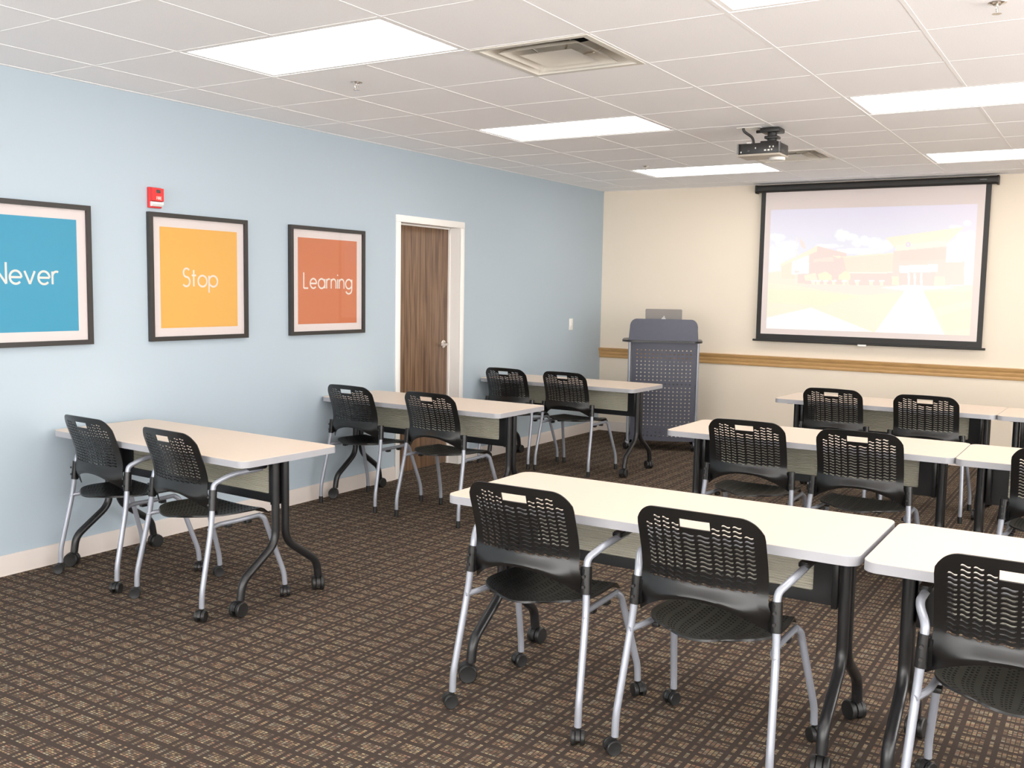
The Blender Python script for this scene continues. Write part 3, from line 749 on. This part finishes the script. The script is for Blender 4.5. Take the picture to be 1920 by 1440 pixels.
def caster_meshes(r, wgap, ww, rz=0.0):
    bm = B()
    # hood: half ring over the wheels
    pts = [(r*1.04*math.cos(a), r+r*1.04*math.sin(a)) for a in [math.radians(-20+200*k/12) for k in range(13)]]
    pts += [(r*0.8*math.cos(a), r+r*0.8*math.sin(a)) for a in [math.radians(180-200*k/12) for k in range(13)]]
    prism(bm, pts, -wgap*0.9, wgap*0.9, 'x')
    cyl(bm, (0, r*0.35, r*1.5), (0, r*0.35, r*2.3), r*0.24, 10)
    cyl(bm, (-wgap-ww*0.5, 0, r), (wgap+ww*0.5, 0, r), r*0.16, 8)
    hood = mesh('caster', bm, 'rubber')
    bm = B(); lathe(bm, [(r*0.5, -ww/2), (r*0.9, -ww/2), (r, -ww*0.3), (r, ww*0.3), (r*0.9, ww/2), (r*0.5, ww/2*0.8)], (0, 0, 0), 20, 'x')
    return hood, mesh('wheel', bm, 'rubber')
CH_HOOD, CH_WHEEL = caster_meshes(0.026, 0.008, 0.016)
TB_HOOD, TB_WHEEL = caster_meshes(0.036, 0.010, 0.020)
def add_caster(t, hood, wheel, loc, rz, r, off):
    c = obj('caster', hood, None, t); c.location = loc; c.rotation_euler = (0, 0, rz)
    for s in (-1, 1):
        w_ = obj('wheel', wheel, None, c); w_.location = (s*off, 0, r)
def leg_pts(s, rear, glide):
    zb = 0.030 if glide else 0.058
    if rear: return [(s*0.258, -0.238, zb), (s*0.258, -0.236, 0.125), (s*0.243, -0.170, 0.42), (s*0.233, -0.152, 0.585)]
    return [(s*0.258, 0.240, zb), (s*0.258, 0.236, 0.115), (s*0.226, 0.142, 0.405), (s*0.216, 0.118, 0.421)]
def make_chair(name, arms):
    t = thing(name, '', 'chair')
    obj('backrest', ME_BACK, None, t); obj('seat', ME_SEAT, None, t)
    for s in (-1, 1):
        for rear in (True, False):
            P = leg_pts(s, rear, not arms)
            bm = B(); tube(bm, P, 0.0125, 12, 0.045 if rear else 0.05)
            obj('rear_leg' if rear else 'front_leg', bm, 'silver', t)
            if arms:
                x, y = P[0][0], P[0][1]
                ang = [0.5, -0.7, 0.9, -0.4][(0 if rear else 2)+(0 if s > 0 else 1)]
                o = Vector((x, y, 0)) - Matrix.Rotation(ang, 3, 'Z') @ Vector((0, 0.026*0.35, 0))
                add_caster(t, CH_HOOD, CH_WHEEL, o, ang, 0.026, 0.016)
            else:
                x, y = P[0][0], P[0][1]
                bm = B(); lathe(bm, [(0.0115, 0.0), (0.0145, 0.004), (0.0145, 0.046), (0.0125, 0.048)], (x, y, 0), 14); obj('glide', bm, 'rubber', t, 'black foot glide')
        bm = B(); tube(bm, [(s*0.246, -0.183, 0.408), (s*0.218, -0.125, 0.416), (s*0.212, 0.0, 0.414), (s*0.216, 0.125, 0.420)], 0.0105, 10, 0.04); obj('seat_rail', bm, 'silver', t)
        for y in (-0.05, 0.06):
            bm = B(); bx(bm, s*0.205-0.013, s*0.205+0.013, y-0.016, y+0.016, 0.390, 0.406, 0.003); obj('stacking_bumper', bm, 'rubber', t)
        # sleeve bracket that carries the back
        bm = B(); tube(bm, [(s*0.2375, -0.1605, 0.492), (s*0.2325, -0.1510, 0.586)], 0.0185, 12, 0)
        xa, xb = sorted((s*0.208, s*0.234)); prism(bm, [(xa, -0.152), (xb, -0.172), (xb, -0.150), (xa, -0.140)], 0.500, 0.580, 'z')
        br = obj('back_bracket', bm, 'plastic', t)
        for z in (0.520, 0.556):
            bm = B(); lathe(bm, [(0.0055, -0.003), (0.0055, 0.0015), (0.003, 0.002)], (s*0.236, -0.172-0.008, z), 10, 'y'); obj('screw', bm, 'screw', br)
        if arms:
            bm = B(); tube(bm, [(s*0.2335, -0.153, 0.575), (s*0.2330, -0.148, 0.612), (s*0.264, -0.080, 0.650), (s*0.262, 0.100, 0.656)], 0.0125, 12, 0.05); ar = obj('armrest', bm, 'silver', t)
            bm = B(); prism(bm, rrect(s*0.262-0.019, s*0.262+0.019, 0.010, 0.125, 0.012, 4), 0.655, 0.674, 'z')
            bmesh.ops.bevel(bm, geom=[e for e in bm.edges if abs(e.verts[0].co.z-e.verts[1].co.z) < 1e-5], offset=0.004, segments=2, affect='EDGES')
            obj('arm_pad', bm, 'plastic', ar, 'black plastic arm pad')
    return t
R_ = math.radians
GA, GB = 'black plastic chairs with silver arms on casters', 'armless black plastic chairs with silver legs'
chA = make_chair('arm_chair', True); chA.location = (3.100, -6.510, 0); tag(chA, 'black slotted-back caster chair with arms at the left half of the front white table', 'chair', GA)
chB = make_chair('stacking_chair', False); chB.location = (0.388, -4.300, 0); chB.rotation_euler = (0, 0, R_(-3)); tag(chB, 'armless black chair at the table before the door, left of its pair', 'chair', GB)
for x, y, a, lab in ((3.755, -6.508, -1, 'black caster chair with arms at the right half of the front white table'),
                     (4.645, -6.555, 0, 'black caster chair with arms cut off by the right edge of the picture'),
                     (0.470, -6.345, -4, 'black caster chair with arms by the blue wall, left of the two under the posters'),
                     (1.140, -6.385, -5, 'black caster chair with arms at the wall-side front table, right of its pair')):
    dup(chA, (x, y, 0), R_(a), lab)
for x, y, a, lab in ((1.075, -4.312, -2, 'armless black chair in front of the walnut door, right of its pair'),
                     (0.380, -2.300, -2, 'armless black chair at the far left table, left of its pair'),
                     (0.955, -2.300, -2, 'armless black chair at the far left table, right one near the lectern'),
                     (3.165, -4.310, 0, 'armless black chair at the middle white table right of the lectern, left of its pair'),
                     (3.752, -4.345, 0, 'armless black chair at the middle white table below the screen, right of its pair'),
                     (4.645, -4.390, 0, 'black chair in the middle row, mostly cut off by the right edge'),
                     (3.092, -2.190, 0, 'armless black chair in the row closest to the screen, left of its pair'),
                     (3.728, -2.240, 0, 'armless black chair in the row closest to the screen, right of its pair')):
    dup(chB, (x, y, 0), R_(a), lab)

# ------------------------------------------------------------------ folding training tables
TL_, TW_, TZ = 1.524, 0.600, 0.735
def make_table():
    t = thing('training_table', '', 'table')
    hx, hy = TL_/2, TW_/2
    bm = B(); prism(bm, rrect(-hx+0.0015, hx-0.0015, -hy+0.0015, hy-0.0015, 0.045, 8), TZ-0.031, TZ); top = obj('tabletop', bm, 'laminate', t)
    bm = B(); o = rrect(-hx, hx, -hy, hy, 0.0465, 8); i = rrect(-hx+0.003, hx-0.003, -hy+0.003, hy-0.003, 0.0435, 8)
    n = len(o); zz = (TZ-0.0315, TZ-0.0015)
    A = [[bm.verts.new((*p, z)) for p in o] for z in zz]; I = [[bm.verts.new((*p, z)) for p in i] for z in zz]
    for k in range(n):
        q = (k+1) % n
        bm.faces.new((A[0][k], A[0][q], A[1][q], A[1][k])); bm.faces.new((I[0][k], I[1][k], I[1][q], I[0][q])); bm.faces.new((A[1][k], A[1][q], I[1][q], I[1][k])); bm.faces.new((A[0][k], I[0][k], I[0][q], A[0][q]))
    obj('edge_band', bm, 'edge', top, 'grey edge banding')
    ym = 0.045                                  # plane of the modesty panel
    for s in (-1, 1):
        lx = s*(hx-0.092)
        for d in (-1, 1):
            bm = B(); tube(bm, [(lx, d*0.030, TZ-0.032), (lx, d*0.030, 0.300), (lx, d*0.232, 0.158), (lx, d*0.245, 0.075)], 0.0195, 12, 0.06)
            lg = obj('leg', bm, 'blackm', t)
            ang = 0.5*s+d*0.4+(PI if d > 0 else 0)
            oo = Vector((lx, d*0.245, 0)) - Matrix.Rotation(ang, 3, 'Z') @ Vector((0, 0.036*0.35, 0))
            add_caster(t, TB_HOOD, TB_WHEEL, oo, ang, 0.036, 0.020)
        bm = B(); bx(bm, lx-0.022, lx+0.022, -0.20, 0.20, TZ-0.045, TZ-0.0315, 0.002); obj('top_bracket', bm, 'blackm', t)
        ix = lx-s*0.026; x0, x1 = sorted((ix, ix-s*0.020))
        bm = B(); bx(bm, x0, x1, -0.022, ym+0.012, 0.475, TZ-0.032, 0.002); obj('hinge_post', bm, 'blackm', t)
    px = hx-0.138; z0, z1 = 0.468, TZ-0.034
    ix0, ix1, iz0, iz1 = -px+0.075, px-0.075, z0+0.040, z1-0.030
    bm = B()
    o = rrect(-px, px, z0, z1, 0.006, 6); i = rrect(ix0, ix1, iz0, iz1, 0.010, 6)
    n = len(o)
    for y in (ym-0.009, ym+0.009): pass
    A = [[bm.verts.new((p[0], y, p[1])) for p in o] for y in (ym-0.009, ym+0.009)]; I = [[bm.verts.new((p[0], y, p[1])) for p in i] for y in (ym-0.009, ym+0.009)]
    for k in range(n):
        q = (k+1) % n
        bm.faces.new((A[0][k], A[0][q], A[1][q], A[1][k])); bm.faces.new((I[0][k], I[1][k], I[1][q], I[0][q])); bm.faces.new((A[0][k], I[0][k], I[0][q], A[0][q])); bm.faces.new((A[1][k], A[1][q], I[1][q], I[1][k]))
    fr = obj('modesty_panel', bm, 'blackm', t, 'black modesty panel frame')
    bm = B(); nr = 19; prof = []
    for k in range(nr*4+1):
        z = iz0-0.004+(iz1-iz0+0.008)*k/(nr*4); prof.append((ym+0.0035*math.sin(2*PI*k/4+0.4), z))
    a = [bm.verts.new((ix0-0.004, y, z)) for y, z in prof]; b = [bm.verts.new((ix1+0.004, y, z)) for y, z in prof]
    for k in range(len(prof)-1): bm.faces.new((a[k], b[k], b[k+1], a[k+1]))
    obj('ribbed_insert', bm, 'rib', fr, 'ribbed pale translucent insert', sharp=60)
    bm = B(); bx(bm, -px, px, ym-0.034, ym-0.010, TZ-0.055, TZ-0.0315, 0.003); obj('cross_beam', bm, 'blackm', t)
    return t
tb = make_table()
def place_table(x0, yf, a, lab, grp, first=False):
    cx, cy = x0+TL_/2, yf+TW_/2
    if first: tb.location = (cx, cy, 0); tb.rotation_euler = (0, 0, R_(a)); tb['label'] = lab; tb['group'] = grp; return tb
    return dup(tb, (cx, cy, 0), R_(a), lab, grp)
g1 = 'cream training tables on black caster legs'
place_table(2.672, -6.572, 0, 'cream training table in front with two black caster chairs', g1, True)
place_table(4.212, -6.600, 0, 'cream training table cut off at the lower right edge', g1)
place_table(2.652, -4.410, -0.5, 'middle cream training table right of the lectern with two armless chairs', g1)
place_table(4.178, -4.440, -0.5, 'middle row cream training table at the right edge of the picture', g1)
place_table(2.640, -2.310, -2, 'cream training table closest to the projection screen', g1)
place_table(4.164, -2.372, -2, 'cream training table under the screen at the far right edge', g1)
place_table(0.046, -6.525, -2.5, 'cream training table against the blue wall below the posters', g1)
place_table(0.004, -4.410, -0.5, 'cream training table against the blue wall in front of the door', g1)
place_table(0.010, -2.400, -1, 'cream training table against the blue wall beside the lectern', g1)

# ------------------------------------------------------------------ lectern
lx0, lx1, yf = 0.790, 1.395, -0.830
t = thing('lectern', 'slate blue perforated metal lectern on casters beside the front wall', 'lectern', (1.050, -0.70, 0), math.radians(23))
ox, oy = 1.09, -0.62
def LX(v): return v-ox
def LY(v): return v-oy
# perforated front panel
bm = B()
ncx, ncz = 14, 24; us = [lx0]+[lx0+0.03+(lx1-lx0-0.06)*k/ncx for k in range(ncx+1)]+[lx1]; vs = [0.095]+[0.125+0.86*k/ncz for k in range(ncz+1)]+[1.045]
f = lambda u, v: Vector((LX(u), LY(yf)-0.035*(1-((u-1.0925)/0.31)**2), v))
def oct_hole(m=0.33):
    return [(m, 0.62), (0.42, 1-m), (0.58, 1-m), (1-m, 0.62)], [(m, 0.38), (0.42, m), (0.58, m), (1-m, 0.38)]
hh = oct_hole()
cell_grid(bm, us, vs, f, lambda i, j: hh if 0 < i <= ncx and 0 < j <= ncz else None)
bmesh.ops.recalc_face_normals(bm, faces=bm.faces); bmesh.ops.solidify(bm, geom=bm.faces[:], thickness=0.002)
obj('perforated_panel', bm, 'slate', t, 'slate blue metal panel with rows of round holes')
# side posts
for x in (0.765, 1.412):
    for y in (-0.80, -0.42):
        bm = B(); cyl(bm, (LX(x), LY(y), 0.075), (LX(x), LY(y), 1.040), 0.014, 12); obj('post', bm, 'silver', t)
    bm = B(); prism(bm, rrect(LX(x)-0.018, LX(x)+0.018, LY(-0.86), LY(-0.36), 0.012, 4), 0.058, 0.080); obj('foot_bar', bm, 'silver', t)
    for y in (-0.83, -0.39):
        add_caster(t, TB_HOOD, TB_WHEEL, (LX(x), LY(y)-0.0, 0), 0.6 if x < 1 else -0.5, 0.036, 0.020)
# shelf with rounded ends
bm = B(); prism(bm, rrect(LX(0.690), LX(1.452), LY(-0.90), LY(-0.36), 0.12, 8), 1.042, 1.060); obj('desk_shelf', bm, 'blackm', t, 'thin dark shelf with rounded corners')
# lower shelf and inner shelf
for z in (0.14, 0.62):
    bm = B(); bx(bm, LX(0.78), LX(1.40), LY(-0.80), LY(-0.40), z, z+0.015, 0.002); obj('inner_shelf', bm, 'slate', t)
# hood: tilted panel with rounded top corners, closed by side cheeks
bm = B()
hp = rrect(LX(0.752), LX(1.412), 1.060, 1.262, 0.055, 8)
def tilt(p, off): return Vector((p[0]*(1-0.04*(p[1]-1.06)/0.2), LY(-0.845)+0.10*(p[1]-1.06)/0.2+off, p[1]))
bot = [(LX(0.752), 1.060), (LX(1.412), 1.060)]
poly = [p for p in rrect(LX(0.752), LX(1.412), 0.95, 1.262, 0.06, 8) if p[1] > 1.06]
poly = bot + [p for p in poly]
poly = [(LX(1.412), 1.060)] + [p for p in rrect(LX(0.752), LX(1.412), 0.9, 1.262, 0.06, 8) if p[1] > 1.065] + [(LX(0.752), 1.060)]
a = [bm.verts.new(tilt(p, 0)) for p in poly]; b = [bm.verts.new(tilt(p, 0.012)) for p in poly]
bm.faces.new(a); bm.faces.new(b[::-1])
for k in range(len(poly)): q = (k+1) % len(poly); bm.faces.new((a[k], b[k], b[q], a[q]))
obj('hood', bm, 'slate', t, 'rounded slate blue hood panel')
for x in (0.760, 1.396):
    bm = B(); prism(bm, [(LY(-0.83), 1.060), (LY(-0.37), 1.060), (LY(-0.37), 1.12), (LY(-0.76), 1.20)], LX(x), LX(x)+0.010, 'x'); obj('side_cheek', bm, 'slate', t)
bm = B(); prism(bm, [(LY(-0.70), 1.104), (LY(-0.36), 1.104), (LY(-0.36), 1.116), (LY(-0.70), 1.116)], LX(0.77), LX(1.396), 'x'); obj('reading_surface', bm, 'blackm', t)
# laptop standing on it
t = thing('laptop', 'grey aluminium laptop standing open on top of the lectern', 'laptop', (1.000, -0.605, 1.1165), math.radians(22))
bm = B(); prism(bm, rrect(-0.175, 0.175, -0.115, 0.115, 0.012, 4), 0.001, 0.016); lb = obj('base', bm, 'laptop', t)
bm = B(); bx(bm, -0.15, 0.15, -0.02, 0.095, 0.016, 0.0175); obj('keyboard', bm, 'darkin', lb)
bm = B()
lp = rrect(-0.175, 0.175, 0.014, 0.242, 0.012, 4)
tl = lambda p, o: Vector((p[0], -0.118-0.10*(p[1]-0.014)/0.23+o, p[1]))
a = [bm.verts.new(tl(p, 0)) for p in lp]; b = [bm.verts.new(tl(p, 0.007)) for p in lp]
bm.faces.new(a); bm.faces.new(b[::-1])
for k in range(len(lp)): q = (k+1) % len(lp); bm.faces.new((a[k], b[k], b[q], a[q]))
lid = obj('lid', bm, 'laptop', t)
bm = B(); sc = [tl(p, 0.0078) for p in rrect(-0.165, 0.165, 0.026, 0.232, 0.004, 2)]; bm.faces.new([bm.verts.new(p) for p in sc]); obj('display', bm, 'darkin', lid, sharp=0)
bm = B(); cz = 0.142
bm.faces.new([bm.verts.new(tl((0.021*math.cos(a)*(1+0.08*math.cos(2*a)), cz+0.021*math.sin(a)-(0.004 if abs(math.cos(a)) < 0.25 and math.sin(a) > 0 else 0)), -0.0006)) for a in [2*PI*k/24 for k in range(24)]])
bm.faces.new([bm.verts.new(tl((0.004+0.006*math.cos(a), cz+0.027+0.008*math.sin(a)), -0.0006)) for a in [2*PI*k/12 for k in range(12)]])
obj('lid_logo', bm, 'logo', lid, 'white logo', sharp=0)
